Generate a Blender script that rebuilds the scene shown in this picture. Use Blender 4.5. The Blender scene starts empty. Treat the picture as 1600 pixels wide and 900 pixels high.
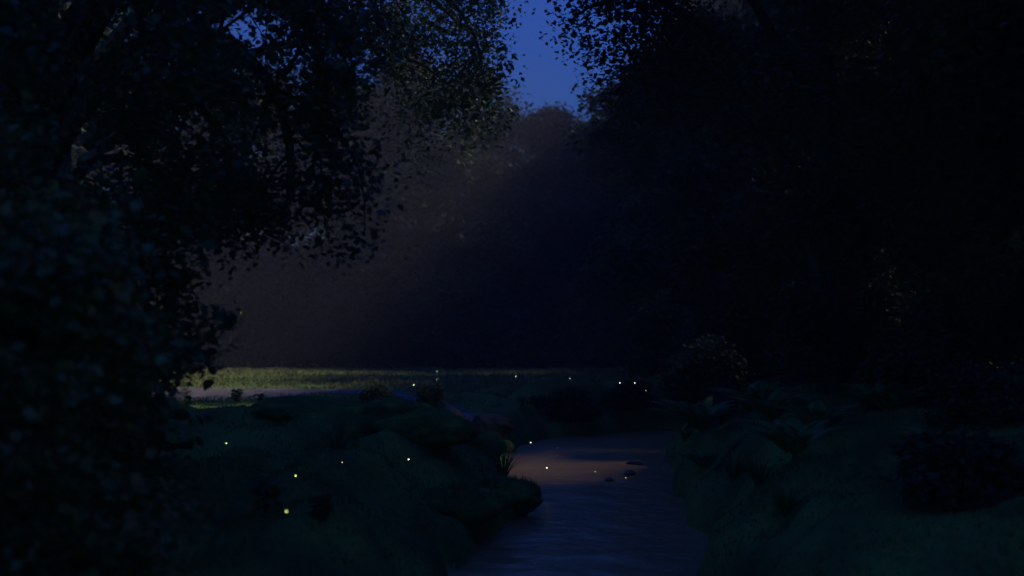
import bpy, math, random
import numpy as np
from mathutils import Vector

# ------------------------------------------------------------------ camera, sky, moon, exposure
scene = bpy.context.scene
C = scene.collection
R = math.radians
EYE = 1.8                      # the eye stands this far above the meadow
FPX = 1555.6                   # 35 mm lens, in pixels of the 1600 wide picture
HOR = 545.0

cam_data = bpy.data.cameras.new('camera')
cam = bpy.data.objects.new('camera', cam_data)
C.objects.link(cam)
cam.location = (0, 0, EYE)
cam.rotation_euler = (R(90) + math.atan((HOR - 450) / FPX), 0, 0)
cam_data.lens = 35
cam_data.sensor_width = 36
cam_data.clip_start = 0.05
cam_data.clip_end = 3000
cam_data.dof.use_dof = True
cam_data.dof.focus_distance = 18
cam_data.dof.aperture_fstop = 0.7
scene.camera = cam

MOON_AZ, MOON_EL = 80.0, 42.0  # azimuth clockwise from the view direction, elevation
SKY_STRENGTH = 0.05
world = bpy.data.worlds.new('World')
scene.world = world
world.use_nodes = True
wn = world.node_tree
wn.nodes.clear()
w_out = wn.nodes.new('ShaderNodeOutputWorld')
w_bg = wn.nodes.new('ShaderNodeBackground')
w_sky = wn.nodes.new('ShaderNodeTexSky')
w_sky.sky_type = 'NISHITA'
w_sky.sun_disc = False
w_sky.sun_elevation = R(MOON_EL)
w_sky.sun_rotation = R(MOON_AZ)
w_sky.air_density = 4.0
w_sky.dust_density = 0.0
w_sky.ozone_density = 4.0
w_tint = wn.nodes.new('ShaderNodeMixRGB')
w_tint.blend_type = 'MULTIPLY'
w_tint.inputs[0].default_value = 1.0
w_tint.inputs[2].default_value = (0.026, 0.228, 1.78, 1)      # tungsten white balance of the night picture
wn.links.new(w_sky.outputs[0], w_tint.inputs[1])
wn.links.new(w_tint.outputs[0], w_bg.inputs[0])
w_bg.inputs[1].default_value = SKY_STRENGTH
wn.links.new(w_bg.outputs[0], w_out.inputs[0])

moon_data = bpy.data.lights.new('moon', 'SUN')
moon_data.energy = 2.8
moon_data.angle = R(11.0)          # veiled by the mist
moon_data.color = (1.0, 0.88, 0.79)
moon = bpy.data.objects.new('moon', moon_data)
C.objects.link(moon)
md = Vector((math.sin(R(MOON_AZ)) * math.cos(R(MOON_EL)),
             math.cos(R(MOON_AZ)) * math.cos(R(MOON_EL)), math.sin(R(MOON_EL))))
moon.rotation_euler = md.to_track_quat('Z', 'Y').to_euler()
moon.location = (60, 40, 60)

vs = scene.view_settings
vs.view_transform = 'Standard'
vs.look = 'None'
vs.exposure = 0.12
vs.gamma = 1.0
vs.use_curve_mapping = False
cy = scene.cycles
cy.use_denoising = True
cy.use_adaptive_sampling = False
cy.max_bounces = 5
cy.diffuse_bounces = 2
cy.glossy_bounces = 3
cy.transmission_bounces = 3
cy.volume_bounces = 1
cy.transparent_max_bounces = 6
cy.light_sampling_threshold = 0.0
cy.sample_clamp_indirect = 2.0
cy.caustics_reflective = False
cy.caustics_refractive = False

# ------------------------------------------------------------------ helpers
def lat(px, d):
    """sideways metres of something seen at column px, d metres ahead"""
    return (px - 800) / FPX * d

def hgt(py, d):
    """height above the meadow of something seen at row py, d metres ahead"""
    return EYE + (HOR - py) / FPX * d

def vnoise(x, y, seed=0):
    """smooth value noise, numpy arrays in, about -1..1 out"""
    xi = np.floor(x).astype(np.int64); yi = np.floor(y).astype(np.int64)
    xf = x - xi; yf = y - yi
    u = xf * xf * (3 - 2 * xf); v = yf * yf * (3 - 2 * yf)
    def h(a, b):
        n = (a * 374761393 + b * 668265263 + seed * 974711) & 0x7fffffff
        n = ((n ^ (n >> 13)) * 1274126177) & 0x7fffffff
        return ((n ^ (n >> 16)) & 0xffff) / 32767.5 - 1
    return ((h(xi, yi) * (1 - u) + h(xi + 1, yi) * u) * (1 - v)
            + (h(xi, yi + 1) * (1 - u) + h(xi + 1, yi + 1) * u) * v)

def smooth(a, b, x):
    t = np.clip((x - a) / (b - a), 0, 1)
    return t * t * (3 - 2 * t)

def polyline(pts, n):
    """resample a polyline of tuples (any width) to n points with Catmull-Rom"""
    P = np.array(pts, float)
    P = np.vstack([2 * P[0] - P[1], P, 2 * P[-1] - P[-2]])
    m = len(P) - 3
    t = np.linspace(0, m - 1e-6, n)
    i = t.astype(int); f = (t - i)[:, None]
    p0, p1, p2, p3 = P[i], P[i + 1], P[i + 2], P[i + 3]
    return 0.5 * (2 * p1 + (p2 - p0) * f + (2 * p0 - 5 * p1 + 4 * p2 - p3) * f ** 2 + (3 * p1 - p0 - 3 * p2 + p3) * f ** 3)

def mesh_np(name, verts, faces, mats=None):
    """faces: (n,3) or (n,4) array, or a list of such arrays"""
    if not isinstance(faces, (list, tuple)):
        faces = [faces]
    me = bpy.data.meshes.new(name)
    verts = np.asarray(verts, np.float32)
    me.vertices.add(len(verts))
    me.vertices.foreach_set('co', verts.ravel())
    loops = np.concatenate([np.asarray(f, np.int32).ravel() for f in faces])
    tot = np.concatenate([np.full(len(f), f.shape[1], np.int32) for f in faces])
    start = np.concatenate([[0], np.cumsum(tot)[:-1]]).astype(np.int32)
    me.loops.add(len(loops))
    me.loops.foreach_set('vertex_index', loops)
    me.polygons.add(len(tot))
    me.polygons.foreach_set('loop_start', start)
    try:
        me.polygons.foreach_set('loop_total', tot)
    except Exception:
        pass
    me.update(calc_edges=True)
    for m in (mats or []):
        me.materials.append(m)
    return me

def smooth_shade(me):
    me.polygons.foreach_set('use_smooth', np.ones(len(me.polygons), bool))

def obj(name, me, parent=None):
    o = bpy.data.objects.new(name, me)
    C.objects.link(o)
    if parent is not None:
        o.parent = parent
    return o

def tag(o, label=None, cat=None, group=None, kind=None):
    if label: o['label'] = label
    if cat: o['category'] = cat
    if group: o['group'] = group
    if kind: o['kind'] = kind
    return o

def thing(name, label, cat, loc, group=None):
    o = bpy.data.objects.new(name, None)
    C.objects.link(o)
    o.location = loc
    o.empty_display_size = 0.2
    return tag(o, label, cat, group)

class Acc:
    """collects quads of many tubes into one mesh"""
    def __init__(self):
        self.v = []; self.q = []; self.n = 0
    def tube(self, pts, rad, sides=6):
        pts = np.asarray(pts, float); n = len(pts)
        rad = np.broadcast_to(np.asarray(rad, float), (n,))
        t = np.gradient(pts, axis=0)
        t /= np.linalg.norm(t, axis=1, keepdims=True) + 1e-9
        ref = np.where(np.abs(t[:, 2:3]) > 0.9, np.array([[1., 0, 0]]), np.array([[0., 0, 1]]))
        a = np.cross(t, ref); a /= np.linalg.norm(a, axis=1, keepdims=True) + 1e-9
        b = np.cross(t, a)
        ang = np.linspace(0, 2 * np.pi, sides, endpoint=False)
        ring = pts[:, None, :] + rad[:, None, None] * (np.cos(ang)[None, :, None] * a[:, None, :] + np.sin(ang)[None, :, None] * b[:, None, :])
        i = np.arange(n - 1)[:, None] * sides; j = np.arange(sides)[None, :]; k = (j + 1) % sides
        q = np.stack([i + j, i + k, i + sides + k, i + sides + j], -1).reshape(-1, 4) + self.n
        self.v.append(ring.reshape(-1, 3)); self.q.append(q); self.n += n * sides
        return self
    def mesh(self, name, mat):
        me = mesh_np(name, np.vstack(self.v), np.vstack(self.q), [mat])
        smooth_shade(me)
        return me

# ------------------------------------------------------------------ materials
def new_mat(name):
    m = bpy.data.materials.new(name)
    m.use_nodes = True
    nt = m.node_tree
    return m, nt, nt.nodes['Principled BSDF']

def noise_mat(name, c1, c2, scale=4.0, rough=0.7, spec=0.3, bump=0.0, bump_scale=20.0, c3=None, stretch=(1, 1, 1), contrast=(0.35, 0.65)):
    m, nt, b = new_mat(name)
    N, L = nt.nodes, nt.links
    tc = N.new('ShaderNodeTexCoord')
    mp = N.new('ShaderNodeMapping')
    mp.inputs['Scale'].default_value = stretch
    L.new(tc.outputs['Object'], mp.inputs[0])
    nz = N.new('ShaderNodeTexNoise')
    nz.inputs['Scale'].default_value = scale
    nz.inputs['Detail'].default_value = 5
    L.new(mp.outputs[0], nz.inputs['Vector'])
    cr = N.new('ShaderNodeValToRGB')
    cr.color_ramp.elements[0].position = contrast[0]
    cr.color_ramp.elements[1].position = contrast[1]
    cr.color_ramp.elements[0].color = (*c1, 1)
    cr.color_ramp.elements[1].color = (*c2, 1)
    if c3:
        e = cr.color_ramp.elements.new(sum(contrast) / 2); e.color = (*c3, 1)
    L.new(nz.outputs['Fac'], cr.inputs[0])
    L.new(cr.outputs[0], b.inputs['Base Color'])
    b.inputs['Roughness'].default_value = rough
    b.inputs['Specular IOR Level'].default_value = spec
    if bump:
        n2 = N.new('ShaderNodeTexNoise')
        n2.inputs['Scale'].default_value = bump_scale
        n2.inputs['Detail'].default_value = 6
        L.new(mp.outputs[0], n2.inputs['Vector'])
        bp = N.new('ShaderNodeBump')
        bp.inputs['Strength'].default_value = bump
        bp.inputs['Distance'].default_value = 0.05
        L.new(n2.outputs['Fac'], bp.inputs['Height'])
        L.new(bp.outputs[0], b.inputs['Normal'])
    return m

def leaf_mat(name, c1, c2, transl=0.25, rough=0.5, scale=1.3, spec=0.35):
    """leaf colour drifts over the crown; some light passes through the blade"""
    m, nt, b = new_mat(name)
    N, L = nt.nodes, nt.links
    geo = N.new('ShaderNodeNewGeometry')
    nz = N.new('ShaderNodeTexNoise')
    nz.inputs['Scale'].default_value = scale
    nz.inputs['Detail'].default_value = 4
    L.new(geo.outputs['Position'], nz.inputs['Vector'])
    add = N.new('ShaderNodeMath'); add.operation = 'MULTIPLY_ADD'
    L.new(geo.outputs['Random Per Island'], add.inputs[0])
    add.inputs[1].default_value = 0.35
    add.inputs[2].default_value = -0.17
    a2 = N.new('ShaderNodeMath'); a2.operation = 'ADD'
    L.new(nz.outputs['Fac'], a2.inputs[0]); L.new(add.outputs[0], a2.inputs[1])
    cr = N.new('ShaderNodeValToRGB')
    cr.color_ramp.elements[0].position = 0.3
    cr.color_ramp.elements[1].position = 0.72
    cr.color_ramp.elements[0].color = (*c1, 1)
    cr.color_ramp.elements[1].color = (*c2, 1)
    L.new(a2.outputs[0], cr.inputs[0])
    L.new(cr.outputs[0], b.inputs['Base Color'])
    b.inputs['Roughness'].default_value = rough
    b.inputs['Specular IOR Level'].default_value = spec
    tr = N.new('ShaderNodeBsdfTranslucent')
    L.new(cr.outputs[0], tr.inputs[0])
    mix = N.new('ShaderNodeMixShader')
    mix.inputs[0].default_value = transl
    L.new(b.outputs[0], mix.inputs[1]); L.new(tr.outputs[0], mix.inputs[2])
    L.new(mix.outputs[0], N['Material Output'].inputs[0])
    return m

M = {}
M['bark'] = noise_mat('bark', (0.035, 0.028, 0.022), (0.11, 0.09, 0.07), 6, 0.85, 0.2, 0.9, 14, stretch=(1, 1, 0.25))
M['bark_moss'] = noise_mat('bark_moss', (0.03, 0.026, 0.02), (0.03, 0.045, 0.02), 3, 0.85, 0.2, 0.8, 16, stretch=(1, 1, 0.4))
M['oak_leaf'] = leaf_mat('oak_leaf', (0.035, 0.065, 0.03), (0.085, 0.13, 0.06), 0.25, 0.45)
M['dark_leaf'] = leaf_mat('dark_leaf', (0.025, 0.045, 0.022), (0.06, 0.09, 0.04), 0.15, 0.65, 1.3, 0.15)
M['far_leaf'] = leaf_mat('far_leaf', (0.04, 0.06, 0.028), (0.08, 0.11, 0.05), 0.15, 0.75, 0.35, 0.12)
M['wood_leaf'] = leaf_mat('wood_leaf', (0.022, 0.036, 0.018), (0.05, 0.07, 0.032), 0.1, 0.8, 0.35, 0.1)
M['shrub_leaf'] = leaf_mat('shrub_leaf', (0.05, 0.095, 0.035), (0.10, 0.16, 0.055), 0.25, 0.5, 1.3, 0.25)
M['fern'] = leaf_mat('fern', (0.12, 0.22, 0.06), (0.17, 0.31, 0.085), 0.3, 0.5)
M['grass'] = leaf_mat('grass', (0.075, 0.14, 0.03), (0.13, 0.23, 0.05), 0.25, 0.6, 0.8)
M['dry_grass'] = leaf_mat('dry_grass', (0.135, 0.145, 0.04), (0.28, 0.275, 0.085), 0.25, 0.6, 0.3)
M['ground'] = noise_mat('ground', (0.075, 0.11, 0.03), (0.14, 0.25, 0.05), 0.9, 0.9, 0.1, 0.9, 14, c3=(0.10, 0.175, 0.04))
M['path'] = noise_mat('path', (0.075, 0.07, 0.06), (0.18, 0.165, 0.15), 1.2, 0.9, 0.2, 0.4, 12)
M['moss_stone'] = noise_mat('moss_stone', (0.06, 0.06, 0.05), (0.03, 0.05, 0.02), 2.2, 0.8, 0.3, 0.7, 9)
M['stone'] = noise_mat('stone', (0.04, 0.04, 0.038), (0.09, 0.085, 0.08), 3, 0.6, 0.4, 0.5, 12)

def water_mat():
    m, nt, b = new_mat('stream_water')
    N, L = nt.nodes, nt.links
    b.inputs['Base Color'].default_value = (0.34, 0.215, 0.085, 1)
    b.inputs['Roughness'].default_value = 0.30
    b.inputs['IOR'].default_value = 1.333
    b.inputs['Specular IOR Level'].default_value = 0.5
    tc = N.new('ShaderNodeTexCoord')
    mp = N.new('ShaderNodeMapping'); mp.inputs['Scale'].default_value = (0.75, 1.0, 1)
    L.new(tc.outputs['Object'], mp.inputs[0])
    n1 = N.new('ShaderNodeTexNoise'); n1.inputs['Scale'].default_value = 2.0; n1.inputs['Detail'].default_value = 4
    n1.inputs['Distortion'].default_value = 0.15
    n2 = N.new('ShaderNodeTexNoise'); n2.inputs['Scale'].default_value = 0.5; n2.inputs['Detail'].default_value = 2
    L.new(mp.outputs[0], n1.inputs['Vector']); L.new(mp.outputs[0], n2.inputs['Vector'])
    mu = N.new('ShaderNodeMath'); mu.operation = 'MULTIPLY'
    L.new(n1.outputs['Fac'], mu.inputs[0]); L.new(n2.outputs['Fac'], mu.inputs[1])
    bp = N.new('ShaderNodeBump'); bp.inputs['Strength'].default_value = 0.6; bp.inputs['Distance'].default_value = 0.2
    L.new(mu.outputs[0], bp.inputs['Height'])
    L.new(bp.outputs[0], b.inputs['Normal'])
    return m
M['water'] = water_mat()

def glow_mat(name='firefly_glow', col=(0.85, 1.0, 0.20, 1)):
    m, nt, b = new_mat(name)
    b.inputs['Base Color'].default_value = (0.6, 0.7, 0.2, 1)
    b.inputs['Emission Color'].default_value = col
    b.inputs['Emission Strength'].default_value = 8.0
    return m
M['glow'] = glow_mat()
M['glow_pale'] = glow_mat('firefly_glow_pale', (1.0, 0.95, 0.5, 1))
M['beetle'] = noise_mat('beetle', (0.02, 0.015, 0.012), (0.05, 0.035, 0.02), 60, 0.4, 0.5)

# ------------------------------------------------------------------ the lie of the land
WATER_Z = -0.9
CENTRE = polyline([(0.9, -20, 1.5), (0.8, 0, 1.5), (0.7, 7, 1.6), (0.78, 11.6, 1.62), (1.2, 14.2, 1.62), (1.62, 16.8, 1.38),
                   (1.62, 20, 1.75), (1.8, 24.5, 2.0), (2.6, 28.6, 2.0), (4.6, 31.2, 1.7), (8.5, 32.6, 1.6), (14, 33.4, 1.6), (24, 37, 1.6), (40, 41, 1.6)], 260)
PATH = polyline([(-0.55, 23.2, 0.25), (-0.95, 25.2, 0.5), (-1.75, 28.6, 0.65), (-3.0, 33.4, 0.85), (-4.6, 39.0, 1.2), (-6.4, 41.6, 2.8), (-9.3, 41.2, 5.6), (-13, 40.4, 7.6), (-18, 40, 8), (-26, 40, 8)], 120)
BUMPS = [  # x, y, radius, height: grassy hummocks
    (-0.95, 19.6, 0.85, 0.50), (0.02, 16.6, 0.50, 0.16), (-1.15, 24.6, 1.1, 0.4), (-0.7, 27.2, 0.8, 0.25), (-2.4, 21.5, 1.3, 0.45),
    (-3.6, 18.0, 1.5, 0.35), (-2.0, 16.2, 1.2, 0.30), (-4.6, 24.5, 1.4, 0.40), (-6.4, 27.5, 1.8, 0.30),
    (-9.5, 25.0, 2.2, 0.3), (-5.6, 20.5, 1.6, 0.4), (-3.0, 12.2, 1.4, 0.28), (-5.2, 14.5, 1.8, 0.35), (-1.6, 13.2, 0.9, 0.2),
    (1.7, 33.6, 1.6, 0.75), (3.9, 34.9, 1.5, 0.72), (0.0, 35.5, 1.8, 0.45), (5.8, 35.5, 1.6, 0.6), (-1.6, 33.5, 1.3, 0.3),
    (5.0, 24.0, 1.4, 0.5), (4.8, 19.0, 1.2, 0.4), (6.5, 21.0, 2.0, 0.5), (5.2, 14.5, 1.5, 0.35), (7.6, 28.0, 2.0, 0.5)]

def near_line(x, y, line):
    """distance to a sampled line and its half width there"""
    x = np.atleast_1d(np.asarray(x, float)); y = np.atleast_1d(np.asarray(y, float))
    d = np.full(x.shape, 1e9); w = np.zeros(x.shape)
    sel = np.arange(len(x))
    for s in range(0, len(x), 20000):
        xs = x[s:s + 20000, None]; ys = y[s:s + 20000, None]
        dd = (xs - line[None, :, 0]) ** 2 + (ys - line[None, :, 1]) ** 2
        i = dd.argmin(1)
        d[s:s + 20000] = np.sqrt(dd[np.arange(len(i)), i]); w[s:s + 20000] = line[i, 2]
    return d, w

def ground_z(x, y):
    x = np.atleast_1d(np.asarray(x, float)); y = np.atleast_1d(np.asarray(y, float))
    dc, hw = near_line(x, y, CENTRE)
    dp, pw = near_line(x, y, PATH)
    onpath = 1 - smooth(0.7, 1.5, dp / np.maximum(pw, .1))
    z = 0.10 * vnoise(x * 0.5, y * 0.5, 1) + 0.06 * vnoise(x * 1.4, y * 1.4, 2) + 0.02 * vnoise(x * 4, y * 4, 3)
    z *= 0.55 + 0.45 * (1 - smooth(38, 55, y))
    z += 0.35 * vnoise(x * 0.05, y * 0.05, 4) * smooth(70, 110, y)
    b = np.zeros(x.shape)
    for bx, by, r, h in BUMPS:
        q = ((x - bx) ** 2 + (y - by) ** 2) / (r * r)
        b = np.maximum(b, h * np.exp(-q * q * 0.8))
    lump = np.abs(vnoise(x * 0.62 + 3.1, y * 0.5 + 1.7, 21)) ** 0.65 * 0.46 + np.abs(vnoise(x * 1.25, y * 1.05 + 5, 22)) ** 0.7 * 0.26
    z = z + np.maximum(b, 0.55 * b + lump * (1 - smooth(19, 27, y)) * smooth(6, 9, y))
    z *= 1 - 0.85 * onpath
    z += 0.16 * np.clip(x - 4.2, 0, 9) * (1 - smooth(34, 50, y))                 # the right bank climbs into the wood
    z += 0.10 * np.clip(-x - 9, 0, 12) * (1 - smooth(25, 36, y))
    z += 0.30 * smooth(46, 74, y)                                                # the meadow lifts a little towards the back
    z += 0.05 * np.clip(y - 98, 0, 400)                                          # the wood floor rises far behind
    edge = hw + 0.20 * vnoise(x * 0.9, y * 0.9, 7) + 0.10 * vnoise(x * 2.7, y * 2.7, 8)
    leftside = (1 - smooth(0.0, 1.2, x)) * smooth(9, 13, y) * (1 - smooth(25, 28, y))
    k = 0.55 * smooth(-0.35, 0.15, dc - edge) + 0.45 * smooth(-0.1, 1.0 + 0.4 * vnoise(x * .7, y * .7, 10) + 1.3 * leftside, dc - edge)
    bed = -1.45 + 0.1 * vnoise(x * 2, y * 2, 9)
    return bed + (z - bed) * k

def build_ground():
    k = 5.0
    u = np.linspace(-1, 1, 340)
    xs = 1.2 + 280 / math.sinh(k) * np.sinh(k * u)
    v = np.linspace(-0.8, 1, 380)
    ys = 18 + 280 / math.sinh(k) * np.sinh(k * v)
    X, Y = np.meshgrid(xs, ys)
    Z = ground_z(X.ravel(), Y.ravel())
    nx, ny = len(xs), len(ys)
    i = np.arange(ny - 1)[:, None] * nx + np.arange(nx - 1)[None, :]
    q = np.stack([i, i + 1, i + nx + 1, i + nx], -1).reshape(-1, 4)
    me = mesh_np('ground', np.stack([X.ravel(), Y.ravel(), Z], -1), q, [M['ground']])
    smooth_shade(me)
    return tag(obj('ground', me), 'dark mossy ground of the glade with hummocks', kind='structure')
ground = build_ground()

def strip(line, width_scale, zf, across, mat, name):
    t = np.gradient(line[:, :2], axis=0); t /= np.linalg.norm(t, axis=1, keepdims=True)
    nrm = np.stack([-t[:, 1], t[:, 0]], -1)
    s = np.linspace(-1, 1, across)
    P = line[:, None, :2] + s[None, :, None] * (line[:, 2] * width_scale)[:, None, None] * nrm[:, None, :]
    X = P[..., 0].ravel(); Y = P[..., 1].ravel()
    Z = zf(X, Y, np.tile(s, len(line)))
    n = across
    i = np.arange(len(line) - 1)[:, None] * n + np.arange(n - 1)[None, :]
    q = np.stack([i, i + 1, i + n + 1, i + n], -1).reshape(-1, 4)
    me = mesh_np(name, np.stack([X, Y, Z], -1), q, [mat])
    smooth_shade(me)
    return obj(name, me)

stream = strip(CENTRE, 1.45, lambda X, Y, s: np.full(X.shape, WATER_Z), 9, M['water'], 'stream')
tag(stream, 'rippled dark stream reflecting the blue night sky', kind='structure')
path = strip(PATH, 1.0, lambda X, Y, s: ground_z(X, Y) + 0.025 - 0.10 * np.abs(s) ** 6 + 0.02 * vnoise(X * 1.5, Y * 1.5, 12), 25, M['path'], 'path')
tag(path, 'pale bare track crossing the meadow', kind='structure')

# ------------------------------------------------------------------ leaves
LEAF6 = np.array([(0, 0, 0), (-.36, .30, .10), (-.30, .68, .08), (0, 1, -.06), (.30, .68, .08), (.36, .30, .10)])
LEAF4 = np.array([(0, 0, 0), (-.36, .48, .10), (0, 1, -.05), (.36, .48, .10)])

def leaf_arrays(rng, P, size, shape, down=0.35, flat=0.6, spread=0.45):
    """one leaf blade at every point of P"""
    n = len(P)
    az = rng.uniform(0, 2 * np.pi, n)
    ax = np.stack([np.cos(az), np.sin(az), rng.normal(-down, 0.45, n)], -1)
    ax /= np.linalg.norm(ax, axis=1, keepdims=True)
    up = np.stack([rng.normal(0, flat, n), rng.normal(0, flat, n), np.ones(n)], -1)
    sd = np.cross(ax, up); sd /= np.linalg.norm(sd, axis=1, keepdims=True) + 1e-9
    nr = np.cross(sd, ax)
    L = size * np.exp(rng.normal(0, spread * 0.6, n))
    V = P[:, None, :] + L[:, None, None] * (shape[None, :, 0:1] * sd[:, None, :] + shape[None, :, 1:2] * ax[:, None, :] + shape[None, :, 2:3] * nr[:, None, :])
    k = len(shape)
    base = np.arange(n)[:, None] * k
    if k == 6:
        q = np.concatenate([base + np.array([[0, 5, 4, 3]]), base + np.array([[0, 3, 2, 1]])])
    else:
        q = np.concatenate([base + np.array([[0, 3, 2]]), base + np.array([[0, 2, 1]])])
    return V.reshape(-1, 3), q

def leaf_mesh(name, rng, P, size, shape, mat, **kw):
    v, q = leaf_arrays(rng, P, size, shape, **kw)
    return mesh_np(name, v, q, [mat])

def spray_points(rng, centres, per, spread):
    n = len(centres)
    c = np.repeat(centres, per, 0)
    return c + rng.normal(0, 1, (n * per, 3)) * np.array([spread, spread, spread * 0.7])

# ------------------------------------------------------------------ trees
def single_leaves(rng, P, root, count, leaf, mat):
    """the leaves nearest the viewer show one by one: each an object; the rest is returned"""
    W = P + np.array(root.location)
    dist = np.linalg.norm(W - np.array([0, 0, EYE]), axis=1)
    vis = (np.abs(W[:, 0] / W[:, 1]) < 0.52) & (W[:, 2] > 0.9)
    order = np.argsort(dist + 100 * ~vis)
    near, rest = P[order[:count]], P[order[count:]]
    lm = [leaf_mesh('leaf', rng, np.zeros((1, 3)), leaf, LEAF6, M[mat]) for _ in range(6)]
    for p in near:
        o = obj('leaf', lm[rng.integers(6)], root)
        o.location = p
        o.rotation_euler = (rng.normal(0, .5), rng.normal(0, .5), rng.uniform(0, 6.28))
    return rest

def wander(rng, start, direc, length, n, droop, wob=0.18):
    p = np.array(start, float); d = np.array(direc, float); d /= np.linalg.norm(d)
    out = [p.copy()]
    st = length / (n - 1)
    for i in range(n - 1):
        d = d + rng.normal(0, wob, 3) * 0.5 + np.array([0, 0, -droop * (i + 1) / n])
        d /= np.linalg.norm(d)
        p = p + d * st
        out.append(p.copy())
    return np.array(out)

def tree(name, label, base, h, tr, rad, low, n_limb, n_sub, per, spread, leaf, mat, seed, shape=LEAF4, droop=0.12, extra=(), lean=(0, 0),
         group=None, bark='bark', keep=None, up=0.35, top=0.93, twig=1.0, fill=1, fillr=0.09, cat='tree', singles=0, wood='limb', vary=0.45):
    """tapered trunk, limbs that carry branches, and a crown of leaf sprays on the branch ends"""
    rng = np.random.default_rng(seed)
    z0 = float(ground_z(base[0], base[1])[0])
    root = thing(name, label, cat, (base[0], base[1], z0), group)
    n = 12
    tz = np.linspace(-0.25, h * 0.9, n)
    tx = lean[0] * tz / h + np.cumsum(rng.normal(0, 0.02 * tr * 4, n)); ty = lean[1] * tz / h + np.cumsum(rng.normal(0, 0.02 * tr * 4, n))
    f = np.linspace(0, 1, n)
    rr = tr * (1 - 0.85 * f) * (1 + 0.55 * np.exp(-np.clip(tz, 0, None) / 0.45))
    tp = np.stack([tx, ty, tz], -1)
    obj('trunk' if cat == 'tree' else 'stem', Acc().tube(tp, rr, 12).mesh('trunk', M[bark]), root)
    sprays = []
    limbs = []
    for i in range(n_limb):
        q = low + (top - low) * (i + rng.uniform(0, 0.8)) / n_limb
        zz = q * h
        s = np.array([np.interp(zz, tz, tx), np.interp(zz, tz, ty), zz])
        a = i * 2.39996 + rng.uniform(-.4, .4)
        e = up + 0.7 * (q - 0.3) + rng.normal(0, 0.1)
        fr = math.sin(math.pi * min(1, max(0.0, 0.18 + 0.80 * (q - low) / (1.0 - low)))) ** 0.6
        ln = rad * fr * rng.uniform(0.8, 1.12)
        r0 = max(0.02, 0.42 * np.interp(zz, tz, rr))
        limbs.append((wander(rng, s, (math.cos(a), math.sin(a), e), ln, 8, droop), r0))
    for pts, r0 in extra:
        limbs.append((polyline(np.array(pts) - np.array([base[0], base[1], z0]), 12), r0))
    for lp, r0 in limbs:
        acc = Acc()
        L = np.linalg.norm(np.diff(lp, axis=0), axis=1).sum()
        acc.tube(lp, r0 * np.linspace(1, 0.12, len(lp)), 6)
        for k in range(n_sub):
            t = rng.uniform(0.22, 1.0)
            x = t * (len(lp) - 1); i0 = min(int(x), len(lp) - 2)
            s = lp[i0] + (lp[i0 + 1] - lp[i0]) * (x - i0)
            dd = lp[i0 + 1] - lp[i0]; dd /= np.linalg.norm(dd)
            dr = dd * 0.6 + rng.normal(0, 0.65, 3) + np.array([0, 0, 0.1])
            sl = twig * (0.34 * L * (1.15 - 0.55 * t)) * rng.uniform(0.5, 1.2)
            sp = wander(rng, s, dr, max(sl, 0.35), 5, droop * 2.2, 0.3)
            if keep is not None and not keep((sp[-1] + np.array([base[0], base[1], z0]))[None])[0]:
                continue
            acc.tube(sp, max(0.006, r0 * 0.28 * (1 - 0.6 * t)) * np.linspace(1, 0.25, 5), 4)
            sprays.append(sp[2]); sprays.append(sp[3]); sprays.append(sp[4])
        sprays.append(lp[-1])
        obj(wood, acc.mesh(wood, M[bark]), root)
    S = np.array(sprays)
    if fill > 1:
        S = np.vstack([S] + [S + rng.normal(0, fillr * rad, S.shape) * np.array([1, 1, 0.7]) for _ in range(fill - 1)])
    if keep is not None:
        W = S + np.array([base[0], base[1], z0])
        S = S[keep(W)]
    P = spray_points(rng, S, per, spread)
    P = P[P[:, 2] > (0.3 if cat == 'tree' else 0.05)]
    if singles:
        P = single_leaves(rng, P, root, singles, leaf, mat)
    crown_name = 'crown' if cat == 'tree' else 'foliage'
    cr = obj(crown_name, leaf_mesh(crown_name, rng, P, leaf, shape, M[mat], spread=vary), root)
    cr['kind'] = 'stuff'
    return root

def copy_tree(root, base, zs, turn, label):
    """another tree of the same kind: the Empty and every part copied"""
    c = root.copy(); C.objects.link(c)
    c.location = (base[0], base[1], float(ground_z(base[0], base[1])[0]))
    c.rotation_euler.z = turn
    c.scale = (1.0, 1.0, zs)
    c['label'] = label
    for ch in list(root.children):
        d = ch.copy(); C.objects.link(d); d.parent = c
    return c

def gap(a, b, r0, r1):
    """true where a point lies outside a tapering opening in the leaves between a and b"""
    a = np.array(a, float); b = np.array(b, float)
    def f(W):
        t = np.clip(((W - a) @ (b - a)) / ((b - a) @ (b - a)), 0, 1)
        return np.linalg.norm(W - a - t[:, None] * (b - a), axis=1) > r0 + (r1 - r0) * t
    return f
oak_gap = gap((-2.3, 8, 4.5), (-7.3, 26, 10.2), 0.22, 0.7)

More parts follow.
